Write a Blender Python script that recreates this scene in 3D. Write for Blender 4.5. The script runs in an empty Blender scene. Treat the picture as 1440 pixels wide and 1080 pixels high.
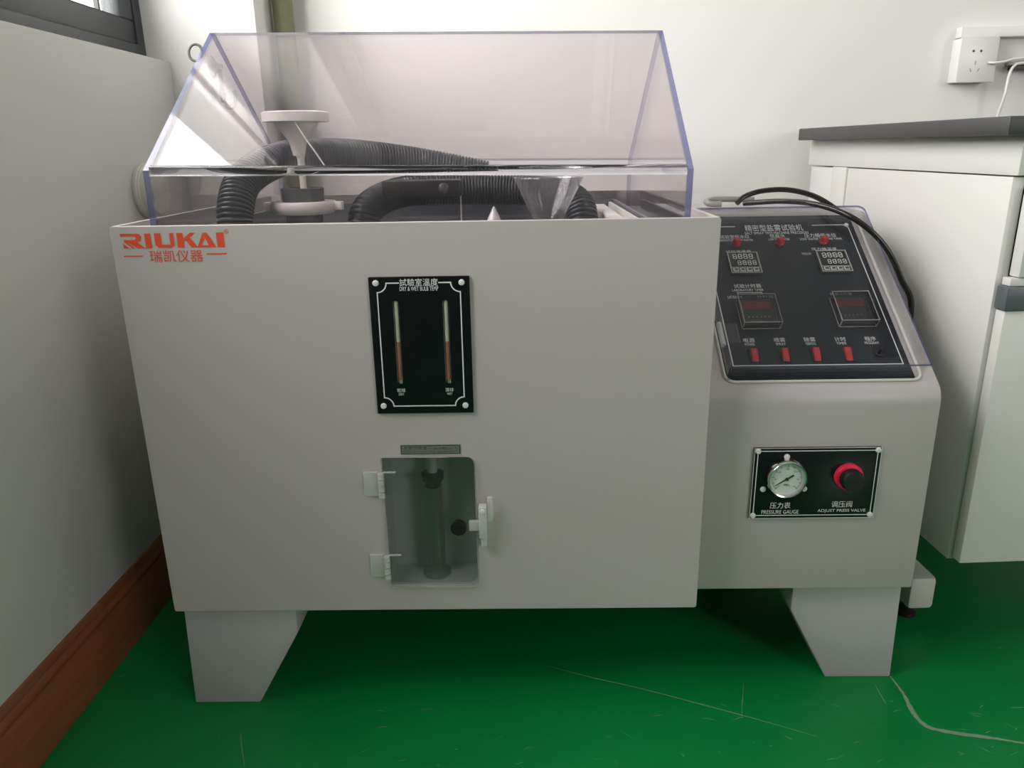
import bpy, bmesh, math, random
from mathutils import Vector, Matrix
random.seed(7)
sc = bpy.context.scene
COL = sc.collection

# ------------------------------------------------------------------ camera
CAM_POS = Vector((0.540925, -1.003412, 0.852472))
CR = Vector((0.99981, 0.01067972, -0.0163118))
CU = Vector((0.01238814, 0.29806559, 0.954465))
CF = Vector((-0.01505541, 0.95448564, -0.29787663))
cam_d = bpy.data.cameras.new('camera')
cam_d.sensor_width = 36.0
cam_d.lens = 36.0 * 1066.0 / 1440.0
cam_d.clip_start = 0.02
cam = bpy.data.objects.new('camera', cam_d)
COL.objects.link(cam)
cam.matrix_world = Matrix(((CR.x, CU.x, -CF.x, CAM_POS.x), (CR.y, CU.y, -CF.y, CAM_POS.y),
                           (CR.z, CU.z, -CF.z, CAM_POS.z), (0, 0, 0, 1)))
sc.camera = cam

# ------------------------------------------------------------------ world: flat overcast sky
SKY_STRENGTH = 11.5
world = bpy.data.worlds.new('overcast_sky')
sc.world = world
world.use_nodes = True
bg = world.node_tree.nodes['Background']
bg.inputs[0].default_value = (1.0, 0.945, 0.945, 1)
bg.inputs[1].default_value = SKY_STRENGTH

# ------------------------------------------------------------------ exposure
sc.view_settings.view_transform = 'Standard'
sc.view_settings.look = 'None'
sc.view_settings.gamma = 1.0
sc.view_settings.use_curve_mapping = False
sc.view_settings.exposure = 0.12
PANEL_STRENGTH = 2.4        # ceiling luminaires

def portal(name, loc, sx, sy, rot):
    d = bpy.data.lights.new(name, 'AREA')
    d.shape = 'RECTANGLE'; d.size = sx; d.size_y = sy
    d.cycles.is_portal = True
    o = bpy.data.objects.new(name, d); COL.objects.link(o)
    o.location = loc; o.rotation_euler = rot
    return o
portal('window_daylight', (-0.33, -0.15, 1.72), 1.35, 1.70, (0, -math.pi / 2, 0))
portal('window_daylight', (3.55, -3.68, 1.70), 1.5, 1.5, (math.pi / 2, 0, 0))  # portal for the added fill window

# ------------------------------------------------------------------ materials
def new_mat(name):
    m = bpy.data.materials.new(name); m.use_nodes = True
    return m, m.node_tree, m.node_tree.nodes['Principled BSDF']

def paint(name, col, rough=0.5, var=0.04, scale=6.0, bump=0.0, bscale=200.0, metal=0.0, spec=0.5, stretch=None):
    m, nt, b = new_mat(name)
    b.inputs['Roughness'].default_value = rough
    b.inputs['Metallic'].default_value = metal
    b.inputs['Specular IOR Level'].default_value = spec
    tc = nt.nodes.new('ShaderNodeTexCoord')
    src = tc.outputs['Object']
    if stretch:
        mp = nt.nodes.new('ShaderNodeMapping'); mp.inputs['Scale'].default_value = stretch
        nt.links.new(src, mp.inputs[0]); src = mp.outputs[0]
    n = nt.nodes.new('ShaderNodeTexNoise'); n.inputs['Scale'].default_value = scale; n.inputs['Detail'].default_value = 4
    nt.links.new(src, n.inputs['Vector'])
    mix = nt.nodes.new('ShaderNodeMix'); mix.data_type = 'RGBA'
    mix.inputs[6].default_value = (*[c * (1 - var) for c in col], 1)
    mix.inputs[7].default_value = (*[min(1, c * (1 + var)) for c in col], 1)
    nt.links.new(n.outputs['Fac'], mix.inputs[0])
    nt.links.new(mix.outputs[2], b.inputs['Base Color'])
    if bump:
        n2 = nt.nodes.new('ShaderNodeTexNoise'); n2.inputs['Scale'].default_value = bscale
        nt.links.new(src, n2.inputs['Vector'])
        bp = nt.nodes.new('ShaderNodeBump'); bp.inputs['Strength'].default_value = bump; bp.inputs['Distance'].default_value = 0.002
        nt.links.new(n2.outputs['Fac'], bp.inputs['Height']); nt.links.new(bp.outputs[0], b.inputs['Normal'])
    return m

def clear(name, tint, diffuse=0.0, dcol=(0.8, 0.8, 0.85), rough=0.0, f0=0.04):
    m, nt, b = new_mat(name)
    nt.nodes.remove(b)
    out = nt.nodes['Material Output']
    lw = nt.nodes.new('ShaderNodeLayerWeight'); lw.inputs[0].default_value = 0.5
    pw = nt.nodes.new('ShaderNodeMath'); pw.operation = 'POWER'; pw.inputs[1].default_value = 5.0
    ma = nt.nodes.new('ShaderNodeMath'); ma.operation = 'MULTIPLY_ADD'; ma.inputs[1].default_value = 1 - f0; ma.inputs[2].default_value = f0
    nt.links.new(lw.outputs['Facing'], pw.inputs[0]); nt.links.new(pw.outputs[0], ma.inputs[0])
    tr = nt.nodes.new('ShaderNodeBsdfTransparent'); tr.inputs[0].default_value = (*tint, 1)
    gl = nt.nodes.new('ShaderNodeBsdfGlossy'); gl.inputs['Roughness'].default_value = rough; gl.inputs[0].default_value = (1, 1, 1, 1)
    base = tr.outputs[0]
    if diffuse > 0:
        df = nt.nodes.new('ShaderNodeBsdfDiffuse'); df.inputs[0].default_value = (*dcol, 1)
        mx = nt.nodes.new('ShaderNodeMixShader'); mx.inputs[0].default_value = diffuse
        nt.links.new(tr.outputs[0], mx.inputs[1]); nt.links.new(df.outputs[0], mx.inputs[2]); base = mx.outputs[0]
    ms = nt.nodes.new('ShaderNodeMixShader')
    nt.links.new(ma.outputs[0], ms.inputs[0]); nt.links.new(base, ms.inputs[1]); nt.links.new(gl.outputs[0], ms.inputs[2])
    nt.links.new(ms.outputs[0], out.inputs[0])
    return m

M = {}
M['grey'] = paint('machine_grey_pvc', (0.475, 0.437, 0.432), 0.42, 0.02, 3.0, 0.03, 350)
M['inner'] = paint('tank_shaded_pvc', (0.11, 0.115, 0.135), 0.4, 0.05, 4.0)  # grey tank PVC darkened, shade inside the tank put into the colour
M['tank'] = paint('tank_grey_pvc', (0.33, 0.335, 0.34), 0.4, 0.03, 4.0)
M['leg'] = paint('leg_grey_pvc', (0.44, 0.43, 0.44), 0.45, 0.02, 4.0)
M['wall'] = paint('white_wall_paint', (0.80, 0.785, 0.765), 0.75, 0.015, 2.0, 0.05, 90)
M['wall_shaded'] = paint('shaded_white_wall_paint', (0.60, 0.595, 0.565), 0.75, 0.03, 3.0, 0.06, 70)  # white wall paint darkened, the unlit side's shade is in the colour
M['wall_far'] = paint('beige_wall_paint', (0.42, 0.40, 0.38), 0.75, 0.03, 3.0)
M['ceiling'] = paint('ceiling_paint', (0.42, 0.42, 0.42), 0.8)
M['wood'] = paint('brown_baseboard_wood', (0.21, 0.07, 0.028), 0.35, 0.35, 9.0, 0.0, stretch=(14, 1.0, 14))
M['frame'] = paint('dark_window_frame', (0.045, 0.052, 0.055), 0.35, 0.1, 8)
M['black_plate'] = paint('black_acrylic_plate', (0.006, 0.007, 0.009), 0.18, 0.05, 5)
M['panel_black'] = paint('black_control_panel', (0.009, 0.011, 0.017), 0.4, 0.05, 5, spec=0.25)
M['white_ink'] = paint('white_print', (0.72, 0.72, 0.72), 0.6, 0.02)
M['grey_ink'] = paint('grey_print', (0.58, 0.57, 0.52), 0.6, 0.02)
M['red_ink'] = paint('orange_red_print', (0.72, 0.075, 0.02), 0.5, 0.03)
M['dark_ink'] = paint('black_print', (0.02, 0.03, 0.025), 0.6, 0.02)
M['label'] = paint('grey_green_label', (0.19, 0.22, 0.20), 0.5, 0.05, 50)
M['screw'] = paint('white_screw_cap', (0.75, 0.74, 0.72), 0.3, 0.03)
M['white_pvc'] = paint('white_plastic', (0.74, 0.73, 0.71), 0.35, 0.02)
M['tower'] = paint('milky_white_plastic', (0.78, 0.73, 0.70), 0.45, 0.03)
M['cream'] = paint('cream_plastic', (0.66, 0.66, 0.58), 0.5, 0.03)
M['hose'] = paint('black_corrugated_hose', (0.018, 0.02, 0.028), 0.35, 0.1, 20)
M['rubber'] = paint('black_rubber', (0.012, 0.012, 0.012), 0.4, 0.1, 20)
M['tube'] = paint('black_air_tube', (0.014, 0.014, 0.014), 0.22, 0.1, 20)
M['grey_tube'] = paint('grey_tube', (0.28, 0.28, 0.265), 0.35, 0.05, 20)
M['timer_grey'] = paint('timer_grey_plastic', (0.10, 0.10, 0.105), 0.4, 0.05, 20)
M['dark_grey'] = paint('dark_grey_plastic', (0.06, 0.062, 0.066), 0.4, 0.05, 20)
M['bench_top'] = paint('dark_bench_top', (0.045, 0.045, 0.046), 0.45, 0.15, 60, 0.05, 300)
M['bench'] = paint('white_bench_steel', (0.64, 0.635, 0.61), 0.4, 0.01, 2)
M['bench_foot'] = paint('off_white_bench_frame', (0.62, 0.61, 0.58), 0.4, 0.02, 4)
M['handle'] = paint('slate_grey_handle', (0.09, 0.105, 0.115), 0.35, 0.05)
M['red'] = paint('red_plastic', (0.44, 0.012, 0.02), 0.25, 0.05)
M['red_dark'] = paint('dark_red_display', (0.78, 0.05, 0.09), 0.25, 0.08, 60)
M['red_ring'] = paint('bright_red_ring', (0.75, 0.02, 0.07), 0.3, 0.05)
M['chrome'] = paint('chrome', (0.72, 0.72, 0.72), 0.14, 0.02, metal=1.0)
M['dial'] = paint('white_dial', (0.78, 0.80, 0.78), 0.5, 0.01)
M['olive'] = paint('olive_green_wrap', (0.20, 0.21, 0.11), 0.55, 0.5, 14.0)
M['thermo'] = paint('pale_thermometer_scale', (0.40, 0.41, 0.31), 0.25, 0.15, 40)
M['thermo_red'] = paint('copper_red_thermometer', (0.27, 0.115, 0.075), 0.25, 0.2, 40)
M['gasket'] = paint('white_rubber_seal', (0.62, 0.61, 0.57), 0.5, 0.03)
M['ext'] = paint('pale_exterior_render', (0.42, 0.43, 0.42), 0.8, 0.12, 20)
M['scuff'] = clear('pale_floor_scuff', (1, 1, 1), 0.34, (0.55, 0.58, 0.5), 0.3, 0.0)
M['scratch'] = clear('faint_floor_scratch', (1, 1, 1), 0.22, (0.5, 0.6, 0.5), 0.3, 0.0)
M['acrylic'] = clear('clear_acrylic_sheet', (0.948, 0.926, 0.934), 0.012, (0.8, 0.78, 0.85))
M['acrylic_edge'] = clear('blue_acrylic_edge', (0.38, 0.39, 0.62), 0.38, (0.16, 0.17, 0.34), 0.05, 0.06)
M['acrylic_soft_edge'] = clear('pale_acrylic_edge', (0.62, 0.61, 0.66), 0.25, (0.45, 0.45, 0.50), 0.05, 0.06)
def solid(name, tint):
    m, nt, b = new_mat(name)
    b.inputs['Base Color'].default_value = (*tint, 1); b.inputs['Roughness'].default_value = 0.02
    b.inputs['IOR'].default_value = 1.49; b.inputs['Transmission Weight'].default_value = 1.0
    return m
M['solid_acrylic'] = solid('solid_acrylic_joint', (0.90, 0.90, 0.95))
M['acrylic_light'] = clear('clear_plastic', (0.97, 0.97, 0.975), 0.004, f0=0.022)
M['door_clear'] = clear('clear_door_sheet', (0.95, 0.945, 0.95), 0.012)
M['cylinder_clear'] = clear('clear_cylinder_plastic', (0.975, 0.975, 0.98), 0.035, (0.8, 0.8, 0.8), 0.02, 0.06)
M['cloudy'] = clear('cloudy_clear_plastic', (0.85, 0.86, 0.85), 0.62, (0.78, 0.78, 0.76), 0.1, 0.05)
M['hinge'] = clear('clear_hinge_plastic', (0.92, 0.92, 0.91), 0.38, (0.85, 0.85, 0.83), 0.05, 0.08)
M['funnel'] = clear('clear_funnel_plastic', (0.86, 0.87, 0.89), 0.10, (0.8, 0.8, 0.82), 0.02, 0.08)
M['glass'] = clear('window_glass', (0.96, 0.98, 0.97))

def mat_floor():
    m, nt, b = new_mat('green_epoxy_floor')
    b.inputs['Roughness'].default_value = 0.32; b.inputs['Specular IOR Level'].default_value = 0.3
    tc = nt.nodes.new('ShaderNodeTexCoord')
    n1 = nt.nodes.new('ShaderNodeTexNoise'); n1.inputs['Scale'].default_value = 2.2; n1.inputs['Detail'].default_value = 5
    n2 = nt.nodes.new('ShaderNodeTexNoise'); n2.inputs['Scale'].default_value = 55; n2.inputs['Detail'].default_value = 6
    n3 = nt.nodes.new('ShaderNodeTexNoise'); n3.inputs['Scale'].default_value = 5; n3.inputs['Detail'].default_value = 3
    for n in (n1, n2, n3): nt.links.new(tc.outputs['Object'], n.inputs['Vector'])
    mix = nt.nodes.new('ShaderNodeMix'); mix.data_type = 'RGBA'
    mix.inputs[6].default_value = (0.001, 0.145, 0.027, 1)
    mix.inputs[7].default_value = (0.002, 0.235, 0.048, 1)
    nt.links.new(n1.outputs['Fac'], mix.inputs[0])
    # pale worn specks, gathered in patches
    r2 = nt.nodes.new('ShaderNodeMapRange'); r2.inputs[1].default_value = 0.66; r2.inputs[2].default_value = 0.78
    r3 = nt.nodes.new('ShaderNodeMapRange'); r3.inputs[1].default_value = 0.45; r3.inputs[2].default_value = 0.65
    nt.links.new(n2.outputs['Fac'], r2.inputs[0]); nt.links.new(n3.outputs['Fac'], r3.inputs[0])
    mu = nt.nodes.new('ShaderNodeMath'); mu.operation = 'MULTIPLY'
    nt.links.new(r2.outputs[0], mu.inputs[0]); nt.links.new(r3.outputs[0], mu.inputs[1])
    m5 = nt.nodes.new('ShaderNodeMath'); m5.operation = 'MULTIPLY'; m5.inputs[1].default_value = 0.5
    nt.links.new(mu.outputs[0], m5.inputs[0])
    mix2 = nt.nodes.new('ShaderNodeMix'); mix2.data_type = 'RGBA'; mix2.inputs[7].default_value = (0.16, 0.34, 0.18, 1)
    nt.links.new(m5.outputs[0], mix2.inputs[0]); nt.links.new(mix.outputs[2], mix2.inputs[6])
    nt.links.new(mix2.outputs[2], b.inputs['Base Color'])
    rr = nt.nodes.new('ShaderNodeMapRange'); rr.inputs[3].default_value = 0.26; rr.inputs[4].default_value = 0.5
    nt.links.new(n1.outputs['Fac'], rr.inputs[0]); nt.links.new(rr.outputs[0], b.inputs['Roughness'])
    bp = nt.nodes.new('ShaderNodeBump'); bp.inputs['Strength'].default_value = 0.08; bp.inputs['Distance'].default_value = 0.002
    nt.links.new(n2.outputs['Fac'], bp.inputs['Height']); nt.links.new(bp.outputs[0], b.inputs['Normal'])
    return m
M['floor'] = mat_floor()

def mat_lamp():
    m, nt, b = new_mat('ceiling_light_diffuser')
    b.inputs['Base Color'].default_value = (0.9, 0.9, 0.9, 1)
    b.inputs['Emission Color'].default_value = (1.0, 0.955, 0.93, 1)
    b.inputs['Emission Strength'].default_value = PANEL_STRENGTH
    return m
M['lamp'] = mat_lamp()

# ------------------------------------------------------------------ mesh helpers
class MB:
    def __init__(self): self.v = []; self.f = []; self.mi = []
    def add(self, vs, fs, mi=0):
        k = len(self.v); self.v += [Vector(p) for p in vs]
        for f in fs: self.f.append([i + k for i in f]); self.mi.append(mi)
        return self
    def box(self, x0, x1, y0, y1, z0, z1, mi=0):
        vs = [(x, y, z) for x in (x0, x1) for y in (y0, y1) for z in (z0, z1)]
        return self.add(vs, [(0, 1, 3, 2), (4, 6, 7, 5), (0, 4, 5, 1), (2, 3, 7, 6), (0, 2, 6, 4), (1, 5, 7, 3)], mi)
    def obox(self, O, U, V, N, u0, u1, v0, v1, n0, n1, mi=0):
        vs = [O + U * a + V * b + N * c for a in (u0, u1) for b in (v0, v1) for c in (n0, n1)]
        return self.add(vs, [(0, 1, 3, 2), (4, 6, 7, 5), (0, 4, 5, 1), (2, 3, 7, 6), (0, 2, 6, 4), (1, 5, 7, 3)], mi)
    def prism(self, pts, d, mi=0, mi_side=None):
        n = len(pts); d = Vector(d)
        vs = [Vector(p) for p in pts] + [Vector(p) + d for p in pts]
        self.add(vs, [list(range(n))[::-1], list(range(n, 2 * n))], mi)
        k = len(self.v) - 2 * n
        for i in range(n):
            j = (i + 1) % n
            self.f.append([k + i, k + j, k + n + j, k + n + i]); self.mi.append(mi if mi_side is None else mi_side)
        return self
    def lathe(self, O, A, prof, n=24, mi=0, closed=False):
        O = Vector(O); A = Vector(A).normalized()
        t = Vector((1, 0, 0)) if abs(A.x) < 0.8 else Vector((0, 0, 1))
        U = A.cross(t).normalized(); W = A.cross(U)
        k = len(self.v)
        for r, h in prof:
            for i in range(n):
                a = 2 * math.pi * i / n
                self.v.append(O + A * h + (U * math.cos(a) + W * math.sin(a)) * max(r, 1e-5))
        m = len(prof)
        for s in range(m if closed else m - 1):
            s2 = (s + 1) % m
            for i in range(n):
                j = (i + 1) % n
                self.f.append([k + s * n + i, k + s * n + j, k + s2 * n + j, k + s2 * n + i]); self.mi.append(mi)
        return self
    def cyl(self, p0, p1, r, n=16, mi=0):
        p0 = Vector(p0); p1 = Vector(p1); L = (p1 - p0).length
        return self.lathe(p0, p1 - p0, [(0, 0), (r, 0), (r, L), (0, L)], n, mi)
    def tube(self, path, r, n=12, mi=0, caps=True):
        P = [Vector(p) for p in path]; k = len(self.v); up = None
        for i, p in enumerate(P):
            t = (P[min(i + 1, len(P) - 1)] - P[max(i - 1, 0)]).normalized()
            if up is None:
                up = Vector((0, 0, 1)) if abs(t.z) < 0.9 else Vector((1, 0, 0))
            u = (up - t * up.dot(t)).normalized(); up = u; w = t.cross(u)
            rr = r[i] if isinstance(r, (list, tuple)) else r
            for j in range(n):
                a = 2 * math.pi * j / n
                self.v.append(p + (u * math.cos(a) + w * math.sin(a)) * rr)
        for i in range(len(P) - 1):
            for j in range(n):
                q = (j + 1) % n
                self.f.append([k + i * n + j, k + i * n + q, k + (i + 1) * n + q, k + (i + 1) * n + j]); self.mi.append(mi)
        if caps:
            self.f.append([k + j for j in range(n)][::-1]); self.mi.append(mi)
            e = k + (len(P) - 1) * n
            self.f.append([e + j for j in range(n)]); self.mi.append(mi)
        return self
    def mesh(self, name, mats, bevel=0.0, seg=2, smooth=40):
        me = bpy.data.meshes.new(name)
        me.from_pydata([tuple(p) for p in self.v], [], self.f)
        for i, p in enumerate(me.polygons): p.material_index = self.mi[i]
        bm = bmesh.new(); bm.from_mesh(me)
        bmesh.ops.remove_doubles(bm, verts=bm.verts, dist=1e-6)
        bmesh.ops.recalc_face_normals(bm, faces=bm.faces)
        if bevel:
            es = [e for e in bm.edges if len(e.link_faces) == 2 and e.calc_face_angle(0) > math.radians(30)]
            bmesh.ops.bevel(bm, geom=es, offset=bevel, offset_type='OFFSET', segments=seg, profile=0.5, affect='EDGES', clamp_overlap=True)
        bm.to_mesh(me); bm.free()
        for m in mats: me.materials.append(M[m])
        for p in me.polygons: p.use_smooth = True
        me.set_sharp_from_angle(angle=math.radians(smooth))
        return me

def tag(o, label=None, cat=None, group=None, kind=None):
    for k, v in (('label', label), ('category', cat), ('group', group), ('kind', kind)):
        if v: o[k] = v
    return o

def link(name, data, parent=None, local=False):
    o = bpy.data.objects.new(name, data); COL.objects.link(o)
    if parent is not None:
        o.parent = parent
        if not local and parent.parent is None and parent.type == 'EMPTY':
            o.matrix_parent_inverse = Matrix.LocRotScale(parent.location, parent.rotation_euler, None).inverted()
    return o

def build(mb, name, mats, parent=None, bevel=0.0, seg=2, smooth=40, local=False):
    if isinstance(mats, str): mats = [mats]
    return link(name, mb.mesh(name, mats, bevel, seg, smooth), parent, local)

def thing(name, loc, label, cat, group=None, rz=0):
    o = link(name, None); o.location = loc; o.rotation_euler = (0, 0, rz); o.empty_display_size = 0.05
    return tag(o, label, cat, group)

def catmull(pts, n=10):
    P = [Vector(p) for p in pts]; P = [P[0] * 2 - P[1]] + P + [P[-1] * 2 - P[-2]]
    out = []
    for i in range(1, len(P) - 2):
        a, b, c, d = P[i - 1:i + 3]
        for k in range(n):
            t = k / n
            out.append(0.5 * ((2 * b) + (c - a) * t + (2 * a - 5 * b + 4 * c - d) * t * t + (3 * b - a - 3 * c + d) * t ** 3))
    out.append(P[-2])
    return out

def resample(path, step):
    out = [path[0]]; acc = 0.0
    for a, b in zip(path, path[1:]):
        L = (b - a).length; s = step - acc
        while s <= L:
            out.append(a + (b - a) * (s / L)); s += step
        acc = (L - (s - step))
    return out

X = Vector((1, 0, 0)); Y = Vector((0, 1, 0)); Z = Vector((0, 0, 1))

def text(body, O, U, V, w, h, mat, parent, name='lettering', shear=0.0, eps=0.0004):
    """flat print: centred on O, w x h metres, in the U,V plane"""
    c = bpy.data.curves.new('t', 'FONT'); c.body = body; c.resolution_u = 3
    c.align_x = 'CENTER'; c.shear = shear
    o = bpy.data.objects.new('t', c); COL.objects.link(o)
    dg = bpy.context.evaluated_depsgraph_get()
    me = bpy.data.meshes.new_from_object(o.evaluated_get(dg))
    bpy.data.objects.remove(o); bpy.data.curves.remove(c)
    xs = [v.co.x for v in me.vertices]; ys = [v.co.y for v in me.vertices]
    cx, cy = (min(xs) + max(xs)) / 2, (min(ys) + max(ys)) / 2
    sx = w / max(1e-6, max(xs) - min(xs)); sy = h / max(1e-6, max(ys) - min(ys))
    N = U.cross(V)
    for v in me.vertices:
        p = O + U * ((v.co.x - cx) * sx) + V * ((v.co.y - cy) * sy) + N * eps
        v.co = p
    me.materials.clear(); me.materials.append(M[mat]); me.name = name
    return link(name, me, parent)

def flat_mb(polys, O, U, V, eps=0.0004):
    mb = MB(); N = U.cross(V)
    for k, poly in enumerate(polys):
        mb.add([O + U * a + V * b + N * (eps + 6e-6 * (k % 12)) for a, b in poly], [list(range(len(poly)))])
    return mb

def line_polys(pts, w, closed=False):
    out = []; n = len(pts)
    for i in range(n if closed else n - 1):
        a = Vector(pts[i]); b = Vector(pts[(i + 1) % n]); d = (b - a).normalized(); q = Vector((-d.y, d.x)) * (w / 2)
        a2 = a - d * w / 2; b2 = b + d * w / 2
        out.append([a2 - q, b2 - q, b2 + q, a2 + q])
    return out

def rrect(x0, x1, y0, y1, r, n=5, corners=(1, 1, 1, 1)):
    pts = []
    for k, (cx, cy, a0) in enumerate(((x1 - r, y0 + r, -90), (x1 - r, y1 - r, 0), (x0 + r, y1 - r, 90), (x0 + r, y0 + r, 180))):
        if not corners[k]:
            pts.append(((x1, y0), (x1, y1), (x0, y1), (x0, y0))[k]); continue
        for i in range(n + 1):
            a = math.radians(a0 + 90 * i / n); pts.append((cx + r * math.cos(a), cy + r * math.sin(a)))
    return pts

def plate_mesh(name, outer, holes, O, U, V, thick, mats, bev=0.0):
    """sheet with holes; front face at O, grows backwards by thick"""
    c = bpy.data.curves.new('p', 'CURVE'); c.dimensions = '2D'; c.fill_mode = 'BOTH'; c.extrude = thick / 2 - bev; c.bevel_depth = bev
    c.offset = -bev
    for poly in [outer] + holes:
        s = c.splines.new('POLY'); s.points.add(len(poly) - 1); s.use_cyclic_u = True
        for p, q in zip(s.points, poly): p.co = (q[0], q[1], 0, 1)
    o = bpy.data.objects.new('p', c); COL.objects.link(o)
    dg = bpy.context.evaluated_depsgraph_get()
    me = bpy.data.meshes.new_from_object(o.evaluated_get(dg))
    bpy.data.objects.remove(o); bpy.data.curves.remove(c)
    N = U.cross(V)
    for v in me.vertices:
        v.co = O + U * v.co.x + V * v.co.y + N * (v.co.z - thick / 2)
    bm = bmesh.new(); bm.from_mesh(me)
    bmesh.ops.remove_doubles(bm, verts=bm.verts, dist=1e-6); bmesh.ops.recalc_face_normals(bm, faces=bm.faces)
    bm.to_mesh(me); bm.free()
    me.materials.clear()
    for m in mats: me.materials.append(M[m])
    me.name = name
    return me

# ------------------------------------------------------------------ the room
WX = -0.187       # left wall face
YB = 0.84         # back wall face
YP = 0.70         # face of the corner pillar
ZC = 2.9
XR, YR = 4.6, -3.6
SILL = 1.035

def struct(mb, name, mat, parent=None, **k):
    o = build(mb, name, mat, parent, **k)
    if parent is None: o['kind'] = 'structure'
    return o

floor = struct(MB().box(WX - 0.3, XR + 0.1, YR - 0.1, YB + 0.2, -0.1, 0.0), 'floor', 'floor')
tag(floor, 'glossy green epoxy floor with pale scuffs', 'floor')
ceil = struct(MB().box(WX - 0.3, XR + 0.1, YR - 0.1, YB + 0.2, ZC, ZC + 0.1), 'ceiling', 'ceiling')
tag(ceil, 'white painted ceiling of the room', 'ceiling')
wb = struct(MB().box(0.0, XR, YB, YB + 0.2, 0, ZC), 'wall_back', 'wall')
tag(wb, 'smooth white wall behind the grey test machine', 'wall')
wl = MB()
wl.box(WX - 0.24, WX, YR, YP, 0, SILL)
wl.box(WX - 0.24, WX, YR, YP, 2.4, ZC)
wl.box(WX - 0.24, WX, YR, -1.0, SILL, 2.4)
wl = struct(wl, 'wall_left', 'wall_shaded', bevel=0.004)
tag(wl, 'white wall with painted-in shade under the dark-framed window', 'wall')
wp = struct(MB().box(WX - 0.24, 0.0, YP, YB + 0.2, 0, ZC), 'wall_corner', 'wall', bevel=0.003)
tag(wp, 'white boxed-out pillar in the room corner beside the window', 'wall')
wr = struct(MB().box(XR, XR + 0.1, YR, YB + 0.2, 0, ZC), 'wall_right', 'wall_far')
tag(wr, 'white wall on the far side of the room', 'wall')
wf = MB()
WF = (2.8, 4.3, 0.95, 2.45)                # opening added behind the viewer to let in fill light
wf.box(WX - 0.24, WF[0], YR - 0.1, YR, 0, ZC); wf.box(WF[1], XR, YR - 0.1, YR, 0, ZC)
wf.box(WF[0], WF[1], YR - 0.1, YR, 0, WF[2]); wf.box(WF[0], WF[1], YR - 0.1, YR, WF[3], ZC)
wf = struct(wf, 'wall_front', 'wall_far')
tag(wf, 'white wall behind the viewer', 'wall')
we = struct(MB().box(-0.645, WX - 0.24, 0.75, 1.3, -0.1, 4.5), 'wall_outside', 'ext')
tag(we, 'pale rendered pier outside the window', 'wall')

# baseboard with a moulded top
prof = [(WX, 0), (-0.172, 0), (-0.172, 0.094), (-0.1745, 0.097), (-0.1745, 0.100), (-0.173, 0.103), (-0.174, 0.109), (-0.1785, 0.114), (-0.1785, 0.119), (-0.183, 0.126), (WX, 0.127)]
bb = MB().prism([(x, YR, z) for x, z in prof], (0, YP - YR, 0))
bb = struct(bb, 'baseboard_left', 'wood')
tag(bb, 'brown wooden baseboard with moulded top edge along the left wall', 'baseboard')

# windows in the left wall
def window(name, y0, y1, label, mull):
    fx0, fx1 = -0.300, -0.235
    mb = MB()
    z0, z1 = SILL, 2.4
    mb.box(fx0, fx1, y0, y1, z0, z0 + 0.03); mb.box(fx0, fx1, y0, y1, z1 - 0.045, z1)
    mb.box(fx0, fx1, y0, y0 + 0.045, z0 + 0.03, z1 - 0.045); mb.box(fx0, fx1, y1 - 0.03, y1, z0 + 0.03, z1 - 0.045)
    w = struct(mb, name, 'frame', bevel=0.002)
    tag(w, label, 'window')
    ys = [y0 + 0.045] + mull + [y1 - 0.03]
    for i, (a, b) in enumerate(zip(ys, ys[1:])):
        s = MB(); x0, x1 = -0.264 - 0.012 * ((i + 1) % 2), -0.238 - 0.012 * ((i + 1) % 2)
        t = 0.052
        s.box(x0, x1, a, b, z0 + 0.03, z0 + 0.074); s.box(x0, x1, a, b, z1 - 0.085, z1 - 0.045)
        s.box(x0, x1, a, a + t, z0 + 0.074, z1 - 0.085); s.box(x0, x1, b - t, b, z0 + 0.074, z1 - 0.085)
        sa = build(s, 'sash', 'frame', w, bevel=0.003)
        build(MB().box((x0 + x1) / 2 - 0.003, (x0 + x1) / 2 + 0.003, a + t, b - t, z0 + 0.074, z1 - 0.085), 'pane', 'glass', sa)
    return w
w1 = window('window_1', -1.0, YP, 'dark grey aluminium window above the left wall beside the pillar', [-0.20])

build(MB().box(-0.256, -0.246, 0.553, 0.560, SILL + 0.074, 2.315), 'glazing_bar', 'frame', w1)
build(MB().box(-0.256, -0.246, 0.537, 0.553, SILL + 0.074, 2.315), 'white_seal', 'white_pvc', w1)
w2 = MB()
for q in ((2.8, 2.85, 0.95, 2.45), (4.25, 4.3, 0.95, 2.45), (2.85, 4.25, 0.95, 1.0), (2.85, 4.25, 2.40, 2.45), (3.53, 3.57, 1.0, 2.4)):
    w2.box(q[0], q[1], YR - 0.07, YR - 0.02, q[2], q[3])
w2 = struct(w2, 'fill_window', 'frame', bevel=0.002)
tag(w2, 'added fill-light window in the wall behind the viewer', 'window')
for x0, x1 in ((2.85, 3.53), (3.57, 4.25)):
    build(MB().box(x0, x1, YR - 0.048, YR - 0.042, 1.0, 2.4), 'pane', 'glass', w2)

# ceiling luminaires (out of frame)
for k, (x, y) in enumerate(((1.9, -0.9), (1.9, -2.8), (3.5, -0.9), (3.5, -2.8))):
    t = thing('ceiling_light', (x, y, ZC), 'flat white ceiling light panel ' + ('over the test machine', 'behind the viewer', 'above the lab bench', 'in the far room corner')[k], 'light', 'ceiling light panels')
    mb = MB()
    for a in ((x - .31, x - .29, y - .31, y + .31), (x + .29, x + .31, y - .31, y + .31), (x - .29, x + .29, y - .31, y - .29), (x - .29, x + .29, y + .29, y + .31)):
        mb.box(*a, ZC - 0.03, ZC)
    build(mb, 'frame', 'white_pvc', t)
    build(MB().box(x - .29, x + .29, y - .29, y + .29, ZC - 0.022, ZC - 0.012), 'diffuser', 'lamp', t)

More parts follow.
